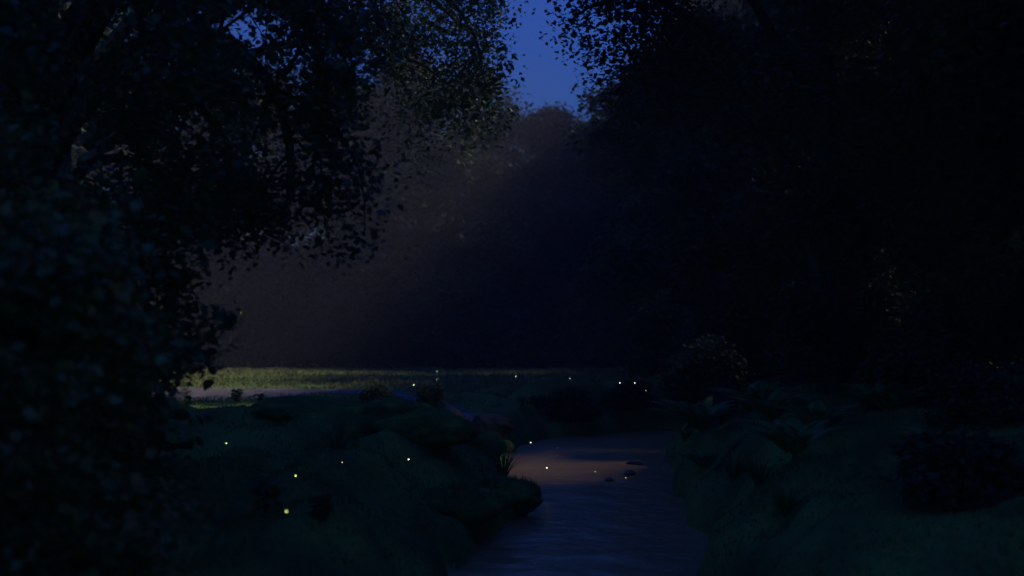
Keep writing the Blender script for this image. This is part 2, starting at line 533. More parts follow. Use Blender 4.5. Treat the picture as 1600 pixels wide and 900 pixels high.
# the great oak close on the left, its limbs reaching over the bank and drooping
OAK = (-5.6, 11.5)
oak_limbs = []
for pts, r in (
    ([(-5.4, 11.5, 4.6), (-4.4, 11.2, 6.2), (-3.2, 11.0, 6.5), (-2.4, 10.9, 5.7), (-2.05, 10.9, 4.6), (-2.15, 10.9, 3.9)], .16),
    ([(-5.5, 11.6, 4.0), (-4.6, 11.4, 5.2), (-3.4, 11.3, 5.4), (-2.7, 11.2, 4.7), (-2.5, 11.2, 3.8), (-2.6, 11.1, 3.2)], .14),
    ([(-5.5, 11.4, 3.6), (-4.7, 11.0, 4.6), (-3.8, 10.7, 4.7), (-3.1, 10.5, 4.1), (-2.8, 10.4, 3.4)], .12),
    ([(-5.5, 11.6, 5.2), (-4.6, 12.4, 7.2), (-3.2, 13.2, 7.9), (-2.3, 13.6, 7.2), (-1.8, 13.8, 6.3)], .16),
    ([(-5.5, 11.5, 5.0), (-4.9, 10.4, 6.2), (-4.1, 9.4, 6.2), (-3.3, 8.8, 5.3), (-2.9, 8.6, 4.5)], .13),
    ([(-5.6, 11.3, 4.2), (-5.3, 9.8, 5.2), (-4.7, 8.6, 5.0), (-4.2, 8.0, 4.3)], .12),
    ([(-5.4, 11.5, 5.0), (-4.5, 11.8, 6.5), (-3.5, 12.0, 6.6), (-2.7, 12.0, 6.0), (-2.3, 12.0, 5.3)], .10),
    ([(-5.4, 11.5, 4.8), (-4.3, 10.6, 5.9), (-3.2, 10.4, 5.9), (-2.3, 10.3, 5.3), (-1.9, 10.3, 4.7)], .09),
    ([(-5.6, 11.5, 3.2), (-4.9, 11.6, 4.0), (-4.2, 11.7, 3.9), (-3.7, 11.7, 3.3)], .09),
):
    oak_limbs.append((pts, r))
tree('oak_tree', 'great oak close on the left, its leafy limbs drooping over the bank', OAK, 14, 0.48, 3.8, 0.36, 8, 10, 28, 0.17, 0.075, 'oak_leaf', 3,
     shape=LEAF6, droop=0.16, extra=oak_limbs, bark='bark_moss', fill=4, fillr=0.05, keep=lambda W: oak_gap(W) & (W[:, 2] > 2.68) & (W[:, 0] < -1.45 + 0.25 * (W[:, 2] - 4.5).clip(0, 3)))
# the tree behind it whose branch tips hang against the sky gap
mid_limbs = [
    ([(-10.5, 24, 7.5), (-7, 24, 10.2), (-4, 24, 11.0), (-2.2, 24, 10.5), (-1.0, 24, 9.5)], .2),
    ([(-10.5, 24, 6.8), (-7, 24.5, 9.0), (-4.5, 24.8, 9.6), (-2.6, 25, 9.2), (-1.2, 25, 8.2)], .17),
    ([(-10.5, 24, 8.5), (-7, 23, 11.5), (-4, 22.5, 12.2), (-2.2, 22.2, 11.4), (-0.9, 22, 10.3)], .18),
    ([(-10.5, 24, 7.9), (-7, 23.6, 10.6), (-4, 23.4, 11.4), (-2.0, 23.2, 10.6), (-0.9, 23, 9.2), (-0.7, 23, 8.2)], .16),
    ([(-10.5, 24, 8.2), (-7.5, 25.5, 11.2), (-5.2, 26, 11.9), (-3.4, 26, 11.3), (-2.6, 26, 10.3)], .16),
    ([(-10.5, 24, 6.3), (-8, 24, 8.0), (-6, 24, 8.2), (-4.4, 24, 7.4)], .14)]
tree('broadleaf_tree', 'slender tree behind the oak, branch tips hanging left of the blue sky gap', (-10.8, 24), 16, 0.34, 4.4, 0.42, 7, 22, 20, 0.26, 0.11, 'oak_leaf', 8,
     droop=0.14, extra=mid_limbs, fill=4, fillr=0.06, keep=lambda W: (W[:, 0] < -0.2) & oak_gap(W))

# the wood on the right
tree('broadleaf_tree', 'tall tree whose lacy branch tips edge the right of the sky gap', (6.6, 21), 19, 0.42, 5.2, 0.28, 15, 14, 20, 0.26, 0.11, 'dark_leaf', 21, droop=0.10,
     extra=[([(6.4, 21, 6.0), (4.4, 20.8, 8.3), (3.0, 20.6, 9.2), (1.8, 20.4, 9.0), (1.2, 20.3, 8.6)], .12),
            ([(6.4, 21, 5.2), (4.6, 21, 7.0), (3.4, 21, 7.7), (2.6, 21, 7.5), (2.2, 21, 7.0)], .12),
            ([(6.4, 21, 7.0), (4.6, 20.2, 9.6), (3.2, 19.8, 10.4), (2.0, 19.5, 10.2), (1.4, 19.4, 9.7)], .12),
            ], bark='bark_moss', fill=5, fillr=0.08, keep=lambda W: W[:, 0] > 0.7 + 0.75 * (9.0 - W[:, 2]).clip(0, 4))
tree('broadleaf_tree', 'dark leafy tree filling the upper right corner', (8.6, 15), 18, 0.40, 5.2, 0.18, 16, 13, 20, 0.28, 0.12, 'dark_leaf', 22, bark='bark_moss', fill=4)
tree('broadleaf_tree', 'dark tree with low branches at the far right edge', (8.2, 10.6), 17, 0.36, 4.4, 0.22, 13, 11, 18, 0.26, 0.11, 'dark_leaf', 23, bark='bark_moss', fill=7)
tree('broadleaf_tree', 'lower tree right of the lacy tree, added to shade the leaves before it', (11.5, 16.5), 14, 0.3, 4.6, 0.10, 13, 10, 18, 0.34, 0.18, 'dark_leaf', 28, fill=4)  # added to keep moonlight off the leaves at the right edge
tree('broadleaf_tree', 'bushy tree over the right bank behind the fern', (9.4, 31), 13, 0.36, 4.6, 0.12, 16, 12, 20, 0.36, 0.18, 'dark_leaf', 24, fill=4)
tree('broadleaf_tree', 'round tree on the right edge of the meadow', (8.6, 43), 15.5, 0.40, 5.0, 0.08, 16, 11, 20, 0.42, 0.24, 'far_leaf', 25, fill=4)
tree('broadleaf_tree', 'leafy tree right of the sky gap, at the meadow corner', (9.8, 57), 18.5, 0.42, 5.8, 0.08, 16, 11, 20, 0.48, 0.30, 'far_leaf', 26, fill=4)
tree('broadleaf_tree', 'dim tree under the right end of the sky gap', (12, 72), 22, 0.42, 6.0, 0.08, 15, 10, 20, 0.55, 0.36, 'far_leaf', 27, fill=4)
for i, (x, y, hh, lb) in enumerate((
        (15.5, 19.8, 25, 'tall tree deep in the right wood, behind the nearest trunks'),
        (15, 38.5, 23, 'tall tree deep in the right wood, behind the bushy bank tree'),
        (16.5, 50, 22, 'tall tree deep in the right wood, behind the round tree'),
        (18, 63, 28, 'tall tree deep in the right wood, behind the meadow corner tree'),
        (18.5, 76, 28, 'tallest far tree of the right wood, behind the dim tree'),
        (14, 12, 24, 'tall tree at the right edge behind the low branches'),
        (23, 43, 29, 'tall tree added in the middle of the second rank to block the moon'),  # added to stop low moon rays from behind
        (20, 83, 38, 'very tall tree added at the right back corner to block the moon'),  # the very tall ones are added to keep moonlight off the far trees
        (20, 91, 38, 'very tall tree added in the middle of the right back corner to block the moon'),
        (20, 99, 38, 'very tall tree added behind the right back corner to block the moon'),
        (26, 87, 38, 'very tall unseen tree added behind the right back corner to block the moon'),
        (26, 96, 38, 'very tall unseen tree added farthest behind the right back corner to block the moon'),
        (18.5, 33.5, 26, 'tall tree added behind the bushy bank tree to block the moon'),  # added to shade a moonlit patch on the bushy tree
        (14.5, 16.6, 22, 'tree added close behind the low branches at the right edge to block the moon'),  # added to fill a gap where the moon came through
        (22, 17, 27, 'tall tree added in the second rank to block the moon, nearest the viewer'),  # added behind the first rank for its shade
        (22, 41, 24, 'tall tree added behind the round tree to block the moon'),  # added for its shade, closing another gap to the moon
        (14, 3, 22, 'tall tree at the right beside the viewer'))):
    if i == 0:
        deep = tree('broadleaf_tree', lb, (x, y), hh, 0.4, 6.4, 0.12, 15, 9, 17, 0.6, 0.44, 'dark_leaf', 40, fill=5, group='trees deep in the right wood')
        deep_h = hh
    else:
        copy_tree(deep, (x, y), hh / deep_h, i * 1.7, lb)

# the far side of the meadow
FAR = [(-6.0, 79, 25.0, 7.4, 'broad misty tree at the back of the meadow, left of the sky gap'),
       (0.2, 92, 23.6, 5.6, 'dark round tree at the foot of the sky gap'),
       (5.6, 96, 25.4, 5.4, 'small far tree under the lowest point of the sky gap'),
       (-14.5, 84, 24.5, 6.6, 'misty tree at the back of the meadow, left of the broadest one'),
       (-23, 82, 25.0, 7.0, 'pale misty tree behind the oak leaves, back of the meadow'),
       (-32, 80, 26.0, 7.0, 'misty tree at the back left corner of the meadow'),
       (-37, 66, 24.0, 6.5, 'tree on the left edge of the meadow, behind the oak trunk'),
       (-30, 52, 22.0, 6.0, 'tree left of the pale track, behind the near shrubs'),
       (-21, 38, 19.0, 5.4, 'dark tree left of the track, behind the oak'),
       (12, 90, 25.0, 6.2, 'far tree behind the right meadow corner'),
       (-11, 97, 25.5, 6.6, 'far tree between the two misty trees, farther back'),
       (-3, 102, 25.0, 6.6, 'far tree behind the broad misty tree and the round one'),
       (8.6, 104, 26.0, 6.0, 'farthest tree behind the small one under the sky gap'),
       (-18.5, 98, 26.0, 6.6, 'far tree behind the pale misty one, farther back')]
far_kinds = []
for i, (x, y, hh, rd, lb) in enumerate(FAR):
    if i < 4:
        far_kinds.append((tree('broadleaf_tree', lb, (x, y), hh, 0.45, rd, 0.07, 18, 12, 20, 0.60, 0.34, 'far_leaf', 60 + i, group='trees round the meadow', droop=0.10, fill=4), hh))
    else:
        k, kh = far_kinds[(i * 3) % 4]
        copy_tree(k, (x, y), hh / kh, 1.3 + i * 1.9, lb)

# the wood behind, too far to tell its trees apart
def build_wood():
    rng = np.random.default_rng(5)
    P = []
    for k in range(110):
        a = rng.uniform(-66, 44)
        d = rng.uniform(106, 135)
        x, y = d * math.sin(R(a)), d * math.cos(R(a))
        if rng.uniform() < .25: y = rng.uniform(20, 100); x = rng.choice([-1, 1]) * rng.uniform(44, 60)
        hh = rng.uniform(25, 30) if (a < -6 or a > 8) else rng.uniform(23, 26); w = rng.uniform(4.5, 7)
        z0 = float(ground_z(x, y)[0])
        c = rng.uniform(-1, 1, (150, 3)); c = c[(c ** 2).sum(1) < 1]
        c /= np.linalg.norm(c, axis=1, keepdims=True) ** 0.5
        c = c * np.array([w, w, hh * 0.52]) + np.array([x, y, z0 + hh * 0.5])
        P.append(c)
    n = 5200                                                     # its brambly edge
    a = np.radians(rng.uniform(-50, 32, n)); d = rng.uniform(101, 113, n)
    x, y = d * np.sin(a), d * np.cos(a)
    P.append(np.stack([x, y, ground_z(x, y) + 11 * rng.uniform(0, 1, n) ** 1.2], -1))
    P = spray_points(rng, np.vstack(P), 11, 1.0)
    o = obj('wood', leaf_mesh('wood', rng, P, 1.1, LEAF4, M['wood_leaf']))
    return tag(o, 'dark mass of woodland behind the meadow trees', 'woodland', kind='stuff')
build_wood()

# ------------------------------------------------------------------ shrubs
def shrub(name, label, base, size, n_lobe, n_leaf, leaf, mat, seed, group=None, shape=LEAF4, n_stem=6, singles=0, cat='shrub'):
    rng = np.random.default_rng(seed)
    z0 = float(ground_z(base[0], base[1])[0])
    root = thing(name, label, cat, (base[0], base[1], z0), group)
    sx, sy, sz = size
    lobes = []
    for k in range(n_lobe):
        a = rng.uniform(0, 2 * np.pi); r = math.sqrt(rng.uniform(0, 1)) * 0.72
        zz = rng.uniform(0.12, 0.9)
        s = math.sqrt(max(0.05, 1 - (zz - 0.25) ** 2 / 0.6))
        lobes.append((r * s * math.cos(a) * sx, r * s * math.sin(a) * sy, zz * sz, rng.uniform(0.22, 0.42)))
    lobes = np.array(lobes)
    for k in range(n_stem):
        e = lobes[rng.integers(len(lobes))]
        mid = np.array([e[0] * 0.35, e[1] * 0.35, e[2] * 0.6])
        p = polyline([(e[0] * .06, e[1] * .06, -0.1), mid + rng.normal(0, .03, 3), e[:3]], 7)
        obj('stem', Acc().tube(p, 0.035 * sz ** 0.5 * np.linspace(1, 0.25, 7), 5).mesh('stem', M['bark']), root)
    idx = rng.integers(0, n_lobe, n_leaf)
    d = rng.normal(0, 1, (n_leaf, 3)); d /= np.linalg.norm(d, axis=1, keepdims=True)
    rr = rng.uniform(0.45, 1.08, n_leaf) ** 0.7
    sc = np.array([sx, sy, min(sz, (sx + sy) * 0.8)])
    P = lobes[idx, :3] + d * rr[:, None] * lobes[idx, 3:4] * sc
    P = P[P[:, 2] > 0.03]
    if singles:
        P = single_leaves(rng, P, root, singles, leaf, mat)
    f = obj('foliage', leaf_mesh('foliage', rng, P, leaf, shape, M[mat]), root)
    f['kind'] = 'stuff'
    return root

# left: near shrubs, out of focus, in front of the oak trunk
sk = dict(shape=LEAF6, cat='shrub', wood='branch', droop=0.12, up=0.9, mat='shrub_leaf', vary=0.75)
tree('leafy_shrub', 'tall blurred shrub in the left foreground with pale single leaves', (-2.75, 5.7), 2.35, 0.05, 1.1, 0.10, 20, 10, 12, 0.09, 0.046, seed=101, singles=280, fill=3, fillr=0.06, **sk)
tree('leafy_shrub', 'dark shrub at the left edge, nearest the viewer', (-3.1, 4.8), 1.9, 0.05, 1.0, 0.08, 16, 10, 12, 0.09, 0.046, seed=102, fill=3, fillr=0.06, **sk)
tree('leafy_shrub', 'shrub under the oak limbs beside the left bank', (-4.1, 9.4), 2.5, 0.06, 1.5, 0.06, 20, 10, 10, 0.11, 0.06, seed=103, fill=3, fillr=0.06, **sk)
tree('leafy_shrub', 'arching shrub between the left edge and the oak trunk', (-4.0, 7.2), 2.7, 0.06, 1.4, 0.10, 20, 10, 10, 0.10, 0.054, seed=106, fill=3, fillr=0.06, **sk)
shrub('leafy_shrub', 'low spreading shrub at the left end of the pale track', (-7.4, 17.5), (1.7, 1.4, 1.7), 26, 10000, 0.09, 'shrub_leaf', 104)
shrub('leafy_shrub', 'bush behind the oak trunk on the left', (-10.5, 20), (2.2, 2, 3.2), 26, 12000, 0.11, 'shrub_leaf', 105)
# hummock shrubs on the left bank
shrub('round_shrub', 'dark round shrub on the left bank below the meadow', (-3.3, 24.2), (0.75, 0.7, 0.7), 20, 9000, 0.045, 'dark_leaf', 111, n_stem=4, group='round shrubs on the banks')
shrub('round_shrub', 'small round shrub beside the lower end of the track', (-2.0, 24.6), (0.5, 0.5, 0.55), 16, 6000, 0.04, 'dark_leaf', 112, n_stem=4, group='round shrubs on the banks')
shrub('round_shrub', 'dark foliage standing in for the shaded undercut bank at the far bend', (1.75, 31.4), (1.5, 0.75, 0.9), 26, 13000, 0.07, 'dark_leaf', 113, n_stem=5, group='round shrubs on the banks')  # dark leaves stand in for the shade under the overhanging bank
shrub('round_shrub', 'dark foliage standing in for the shaded bank right of the bend, under the fireflies', (3.9, 33.1), (1.25, 0.75, 0.85), 26, 11000, 0.07, 'dark_leaf', 114, n_stem=5, group='round shrubs on the banks')  # likewise a stand-in for the bank's shaded face
# right bank and wood edge
RS = [((4.9, 25.5), (1.3, 1.2, 1.7), 'leafy shrub on the right bank above the fern'),
      ((6.4, 29), (1.8, 1.6, 2.6), 'tall shrub between the right bank and the bushy tree'),
      ((7.2, 23), (1.7, 1.5, 2.4), 'dark shrub at the foot of the lacy tree'),
      ((7.0, 37.2), (1.6, 1.5, 2.0), 'shrub at the right end of the meadow'),
      ((7.2, 46), (2.4, 2.0, 3.2), 'shrub under the round tree at the meadow edge'),
      ((7.6, 18), (1.5, 1.4, 1.9), 'dark shrub in front of the right trunks'),
      ((6.6, 13.5), (1.1, 1.0, 0.75), 'low shrub near the right edge of the picture'),
      ((6.2, 19.4), (1.3, 1.1, 4.6), 'tall narrow shrub hiding the trunk of the lacy tree'),
      ((6.6, 16.4), (1.2, 1.0, 1.1), 'low shrub on the right slope below the narrow one'),
      ((4.5, 10.2), (0.9, 0.8, 0.6), 'creeping shrub at the bottom edge on the right'),
      ((9.4, 26), (2.2, 2.0, 3.2), 'tall dim shrub deep in the right wood'),
      ((10, 19), (2.0, 1.8, 2.8), 'dim shrub behind the right edge trunks'),
      ((8.6, 62), (2.8, 2.2, 3.6), 'shrub at the far right corner of the meadow')]
for i, (b, s, lb) in enumerate(RS):
    shrub('leafy_shrub', lb, b, s, 28, 9000, 0.06 + 0.0022 * b[1], 'dark_leaf', 120 + i, group='shrubs along the right wood')
FS = [((-4, 74), 'shrub below the broad misty tree'), ((2, 80), 'shrub at the back of the meadow under the dark round tree'), ((7, 78), 'shrub at the back of the meadow on the right'),
      ((-11, 77), 'shrub at the back of the meadow, left of the broad tree'), ((-18, 76), 'shrub at the middle of the misty back edge'),
      ((-22.5, 75), 'shrub at the back of the meadow behind the brightest grass'), ((-28, 77), 'tall shrub left of the brightest grass'), ((-31, 70), 'shrub at the back left corner of the meadow'), ((-26, 60), 'shrub at the left edge of the lit meadow')]
for i, (b, lb) in enumerate(FS):
    shrub('leafy_shrub', lb, b, (5.0, 2.4, 6.5), 34, 7000, 0.34, 'far_leaf', 140 + i, group='shrubs along the back of the meadow')

# ------------------------------------------------------------------ ferns, stump, stones, weeds
def fern(label, base, n, length, seed, lean=(0, 0)):
    rng = np.random.default_rng(seed)
    z0 = float(ground_z(*base)[0])
    root = thing('fern', label, 'fern', (base[0], base[1], z0), 'ferns on the right bank')
    for k in range(n):
        a = k * 2.4 + rng.uniform(-.3, .3)
        L = length * rng.uniform(0.75, 1.1)
        t = np.linspace(0, 1, 22)
        rise = rng.uniform(0.55, 0.85)
        out = L * (0.25 * t + 0.62 * t ** 1.6)
        z = L * ((rise + .25) * t - (rise * 0.62) * t ** 2.6)
        p = np.stack([np.cos(a) * out + lean[0] * t * L, np.sin(a) * out + lean[1] * t * L, z], -1)
        side = np.array([-math.sin(a), math.cos(a), 0])
        V = []; F = []
        nb = 0
        for i in range(3, 22):
            w = 0.24 * L * math.sin(math.pi * min(1, t[i] * 0.9 + 0.12)) ** 0.8 * (1 - 0.25 * t[i])
            d = p[min(i + 1, 21)] - p[i - 1]; d /= np.linalg.norm(d)
            for s in (-1, 1):
                tip = p[i] + s * side * w + d * w * 0.35 + np.array([0, 0, -0.25 * w])
                m1 = p[i] + s * side * w * .45 + d * (w * .1 + .024 * L)
                m2 = p[i] + s * side * w * .45 + d * (w * .1 - .024 * L)
                V += [p[i], m1, tip, m2]
                F.append((nb, nb + 1, nb + 2, nb + 3)); nb += 4
        acc = Acc().tube(p, 0.006 * np.linspace(1, .3, 22), 4)
        v = np.vstack([np.array(V), acc.v[0]]); q = np.vstack([np.array(F), acc.q[0] + nb])
        obj('frond', mesh_np('frond', v, q, [M['fern']]), root)
    return root
fern('large fern arching over the water on the right bank', (3.6, 19.0), 22, 1.15, 201, (-.2, -.15))
fern('fern right of the stump on the right bank', (4.75, 19.6), 18, 1.15, 202, (-.1, -.15))
fern('small fern at the waterline below the large one', (3.35, 17.6), 12, 0.6, 203, (-.1, 0))
fern('fern in the shadow at the bottom right', (4.3, 14.2), 14, 0.75, 204)
fern('fern leaning over the right waterline nearest the viewer', (3.5, 12.4), 16, 0.8, 205, (-.1, 0))
fern('fern above the fallen branch on the right bank', (4.6, 17.4), 16, 1.0, 206, (-.1, -.1))
fern('fern high on the dark right bank', (5.9, 15.6), 16, 0.9, 207)
fern('fern at the bottom right among low shrubs', (5.2, 11.6), 16, 0.8, 208)

def rock(name, label, base, size, seed, mat, cat='stone', sink=0.3, group=None, z=None):
    rng = np.random.default_rng(seed)
    import bmesh
    bm = bmesh.new()
    bmesh.ops.create_icosphere(bm, subdivisions=4, radius=1)
    V = np.array([v.co for v in bm.verts])
    off = rng.uniform(0, 50, 3)
    n = (0.22 * vnoise(V[:, 0] * 1.4 + off[0] + V[:, 2], V[:, 1] * 1.4 + off[1], seed) + 0.10 * vnoise(V[:, 0] * 3.1 + off[1], V[:, 2] * 3.1 + V[:, 1] * 2 + off[2], seed + 1)
         + 0.05 * vnoise(V[:, 1] * 7 + off[0], V[:, 2] * 7 + V[:, 0] * 4, seed + 2))
    V = V * (1 + n)[:, None]
    for v, c in zip(bm.verts, V):
        v.co = (c[0] * size[0], c[1] * size[1], c[2] * size[2])
    me = bpy.data.meshes.new(name); bm.to_mesh(me); bm.free()
    me.materials.append(M[mat]); smooth_shade(me)
    o = obj(name, me)
    z0 = float(ground_z(*base)[0]) if z is None else z
    o.location = (base[0], base[1], z0 + size[2] * (1 - 2 * sink))
    o.rotation_euler.z = rng.uniform(0, 6.28)
    return tag(o, label, cat, group)
rock('boulder', 'mossy boulder at the tip of the left bank beside the bend', (-0.5, 26.4), (0.55, 0.5, 0.35), 301, 'moss_stone', 'boulder')
rock('boulder', 'rounded mossy boulder jutting into the stream from the left', (0.12, 16.5), (0.27, 0.33, 0.22), 302, 'moss_stone', 'boulder')
rock('boulder', 'mossy boulder half sunk in the left hummocks', (-1.5, 22.4), (0.55, 0.45, 0.4), 303, 'moss_stone', 'boulder')
rock('stone', 'pale stone lying on the dark right bank', (4.7, 14.6), (0.12, 0.09, 0.06), 305, 'stone', group='loose stones on the right bank')
for i, (x, y, s, lb) in enumerate(((2.55, 21.6, .12, 'wet stone breaking the water off the large fern'), (2.0, 20.6, .09, 'small wet stone in the middle of the stream'), (2.9, 23.6, .14, 'wet stone near the right side of the stream bend'))):
    rock('stone', lb, (x, y), (s * 1.5, s, s * .6), 310 + i, 'stone', group='wet stones in the stream', z=WATER_Z - s * .1)

M['moss'] = noise_mat('moss', (0.07, 0.12, 0.03), (0.15, 0.26, 0.05), 3.0, 0.95, 0.1, 1.0, 30, c3=(0.085, 0.15, 0.035))
for i, (x, y, sz, lb) in enumerate((
        (-0.95, 19.6, (.72, .6, .42), 'large round mossy mound beside the stream on the left'), (-0.05, 16.4, (.42, .5, .30), 'mossy mound at the tip of the bank jutting into the stream'),
        (-1.25, 22.6, (.6, .5, .36), 'mossy mound below the end of the sloping track'), (-2.3, 20.4, (.85, .7, .42), 'broad mossy mound in the middle of the left bank'),
        (-1.5, 16.6, (.8, .7, .36), 'flat mossy mound near the jutting bank tip'), (-2.9, 17.4, (.9, .8, .42), 'mossy mound left of the flat one on the bank'),
        (-0.7, 14.4, (.6, .6, .32), 'mossy mound at the near water edge on the left'), (-4.4, 20.6, (1.0, .8, .36), 'mossy mound far left under the round shrub'),
        (-2.6, 13.6, (.8, .7, .32), 'low mossy mound on the near left bank'), (-0.5, 24.4, (.5, .5, .3), 'small mossy mound by the tip of the left bank'),
        (5.2, 17.0, (.7, .6, .35), 'mossy mound under the ferns of the right bank'), (4.6, 12.4, (.8, .7, .3), 'low mossy mound on the near right bank'))):
    mo = rock('mossy_mound', lb, (x, y), (sz[0] * 1.15, sz[1] * 1.15, sz[2] * .8), 340 + i, 'moss', 'mound', sink=0.5, group='mossy mounds on the banks')
    rg = np.random.default_rng(900 + i)
    vn = len(mo.data.vertices)
    co = np.empty(vn * 3, np.float32); mo.data.vertices.foreach_get('co', co); co = co.reshape(-1, 3)
    nm = np.empty(vn * 3, np.float32); mo.data.vertices.foreach_get('normal', nm); nm = nm.reshape(-1, 3)
    pick = rg.choice(np.where(nm[:, 2] > 0.05)[0], 700)
    p = co[pick] + rg.normal(0, .018, (700, 3)); p[:, 2] -= .01
    hh = rg.uniform(.03, .085, 700)[:, None]
    sd = rg.normal(0, 1, (700, 3)) * np.array([1, 1, 0]); sd /= np.linalg.norm(sd, axis=1, keepdims=True); sd *= .007
    tip = p + nm[pick] * hh * .6 + np.array([0, 0, .6]) * hh + rg.normal(0, .025, (700, 3))
    gv = np.stack([p - sd, p + sd, tip], 1).reshape(-1, 3)
    gb = obj('blades', mesh_np('blades', gv, np.arange(2100).reshape(-1, 3), [M['grass']]), mo)
    gb['kind'] = 'stuff'

def stump():
    x, y = 4.45, 20.9
    z0 = float(ground_z(x, y)[0])
    root = thing('tree_stump', 'broken mossy tree stump between the ferns on the right bank', 'stump', (x, y, z0))
    rng = np.random.default_rng(77)
    n, s = 9, 18
    ang = np.linspace(0, 2 * np.pi, s, endpoint=False)
    prof = 1 + 0.10 * np.sin(ang * 5 + 1) + 0.06 * np.sin(ang * 9)
    topz = 0.62 + 0.22 * np.sin(ang + .5) + rng.normal(0, .06, s)
    V = []
    for i in range(n):
        f = i / (n - 1)
        r = (0.24 + 0.16 * math.exp(-f * 5)) * prof
        V.append(np.stack([np.cos(ang) * r, np.sin(ang) * r, -0.15 + (topz + .15) * f], -1))
    for k, rr in enumerate((0.7, 0.35)):
        V.append(np.stack([np.cos(ang) * .24 * rr, np.sin(ang) * .24 * rr, topz * .8 - .05 * k + rng.normal(0, .02, s)], -1))
    m = n + 2
    V = np.vstack(V + [np.array([[0, 0, .45]])])
    i = np.arange(m - 1)[:, None] * s; j = np.arange(s)[None]; k = (j + 1) % s
    q = np.stack([i + j, i + k, i + s + k, i + s + j], -1).reshape(-1, 4)
    t = np.stack([(m - 1) * s + np.arange(s), (m - 1) * s + (np.arange(s) + 1) % s, np.full(s, m * s)], -1)
    obj('trunk', mesh_np('trunk', V, [q, t], [M['bark_moss']]), root)
    for a in (0.4, 1.7, 2.9, 4.1, 5.3):
        p = polyline([(math.cos(a) * .16, math.sin(a) * .16, .22), (math.cos(a) * .38, math.sin(a) * .38, .06), (math.cos(a + .2) * .68, math.sin(a + .2) * .68, -.06), (math.cos(a + .3) * .85, math.sin(a + .3) * .85, -.2)], 8)
        obj('root', Acc().tube(p, np.linspace(.10, .03, 8), 7).mesh('root', M['bark_moss']), root)
stump()
def fallen_branch():
    root = thing('fallen_branch', 'bare broken branch lying down the right bank', 'branch', (4.0, 16.6, float(ground_z(4.0, 16.6)[0])))
    g = lambda x, y: float(ground_z(x, y)[0]) + .05 - root.location.z
    pts = [(dx, dy, g(4.0 + dx, 16.6 + dy)) for dx, dy in ((-.75, -.5), (-.35, -.2), (.1, .05), (.6, .4), (1.1, .9))]
    obj('bough', Acc().tube(polyline(pts, 14), np.linspace(.03, .055, 14), 8).mesh('bough', M['bark']), root)
    obj('twig', Acc().tube([(-.2, -.1, .1), (-.25, .1, .22), (-.4, .22, .33)], np.array([.02, .014, .006]), 5).mesh('twig', M['bark']), root)
    obj('twig', Acc().tube([(.4, .25, .12), (.35, .45, .3), (.2, .6, .42)], np.array([.02, .014, .006]), 5).mesh('twig', M['bark']), root)
fallen_branch()

def weed(label, base, h, seed, n=5):
    rng = np.random.default_rng(seed)
    root = thing('weed', label, 'plant', (base[0], base[1], float(ground_z(*base)[0])), 'weeds standing on the left bank')
    for k in range(n):
        a = rng.uniform(0, 6.28); sp = rng.uniform(.1, .4) * h
        p = polyline([(0, 0, -.03), (math.cos(a) * sp * .4, math.sin(a) * sp * .4, h * .6), (math.cos(a) * sp, math.sin(a) * sp, h * rng.uniform(.8, 1.1))], 7)
        acc = Acc().tube(p, np.linspace(.008, .003, 7), 4)
        LP = p[rng.integers(2, 7, 9)] + rng.normal(0, .02, (9, 3))
        v, q = leaf_arrays(rng, LP, h * .26, LEAF6)
        obj('stem', mesh_np('stem', np.vstack([acc.v[0], v]), np.vstack([acc.q[0], q + len(acc.v[0])]), [M['shrub_leaf']]), root)
weed('dark forked weed standing against the pale track', (-7.7, 28.2), 0.5, 401)
weed('weed right of the forked one on the track edge', (-7.2, 28.6), 0.4, 402)
weed('leafy green plant lit by a firefly at the bottom left', (-2.1, 8.6), 0.34, 403, 9)
weed('leafy plant on the near left bank edge', (-1.7, 8.9), 0.28, 404, 8)

def sedge(label, base, h, n, seed):
    rng = np.random.default_rng(seed)
    z0 = float(ground_z(*base)[0])
    root = thing('sedge_tuft', label, 'grass tuft', (base[0], base[1], z0), 'sedge tufts along the stream')
    a = rng.uniform(0, 2 * np.pi, n); L = h * rng.uniform(.6, 1.15, n); out = L * rng.uniform(.25, .95, n)
    t = np.linspace(0, 1, 6)
    V = []
    for i in range(n):
        sd = np.array([-math.sin(a[i]), math.cos(a[i]), 0]) * .0085
        for k in range(6):
            r = .04 + out[i] * t[k] ** 1.4
            c = np.array([math.cos(a[i]) * r, math.sin(a[i]) * r, L[i] * (1.15 * t[k] - .75 * (out[i] / L[i]) * t[k] ** 2.5) - .03])
            w = 1 - t[k] ** 2 * .9
            V += [c - sd * w, c + sd * w]
    V = np.array(V)
    b = (np.arange(n)[:, None] * 12 + np.arange(5)[None] * 2).reshape(-1, 1)
    q = b + np.array([[0, 1, 3, 2]])
    obj('blades', mesh_np('blades', V, q, [M['grass']]), root)['kind'] = 'stuff'
SEDGE = [((-0.75, 12.6), 'sedge tuft at the bottom edge of the left bank'), ((-0.75, 14.2), 'sedge tuft on the left bank below the jutting boulder'), ((-0.35, 15.4), 'sedge tuft just below the jutting boulder'),
         ((-0.15, 17.8), 'sedge tuft just above the jutting boulder'), ((-0.4, 19.6), 'sedge tuft on the rounded hummock by the water'), ((-0.55, 22.0), 'sedge tuft on the left bank where the stream widens'),
         ((0.3, 30.3), 'sedge tuft at the left corner of the far bend'), ((3.2, 13.0), 'sedge tuft low on the near right bank'),
         ((3.35, 15.2), 'sedge tuft on the right bank below the small fern'), ((3.9, 22.6), 'sedge tuft on the right bank above the large fern'), ((4.4, 25.6), 'sedge tuft on the right bank near the bend'),
         ((3.05, 11.2), 'sedge tuft at the bottom right waterline'), ((-2.6, 15.0), 'sedge tuft in the middle of the near left bank')]
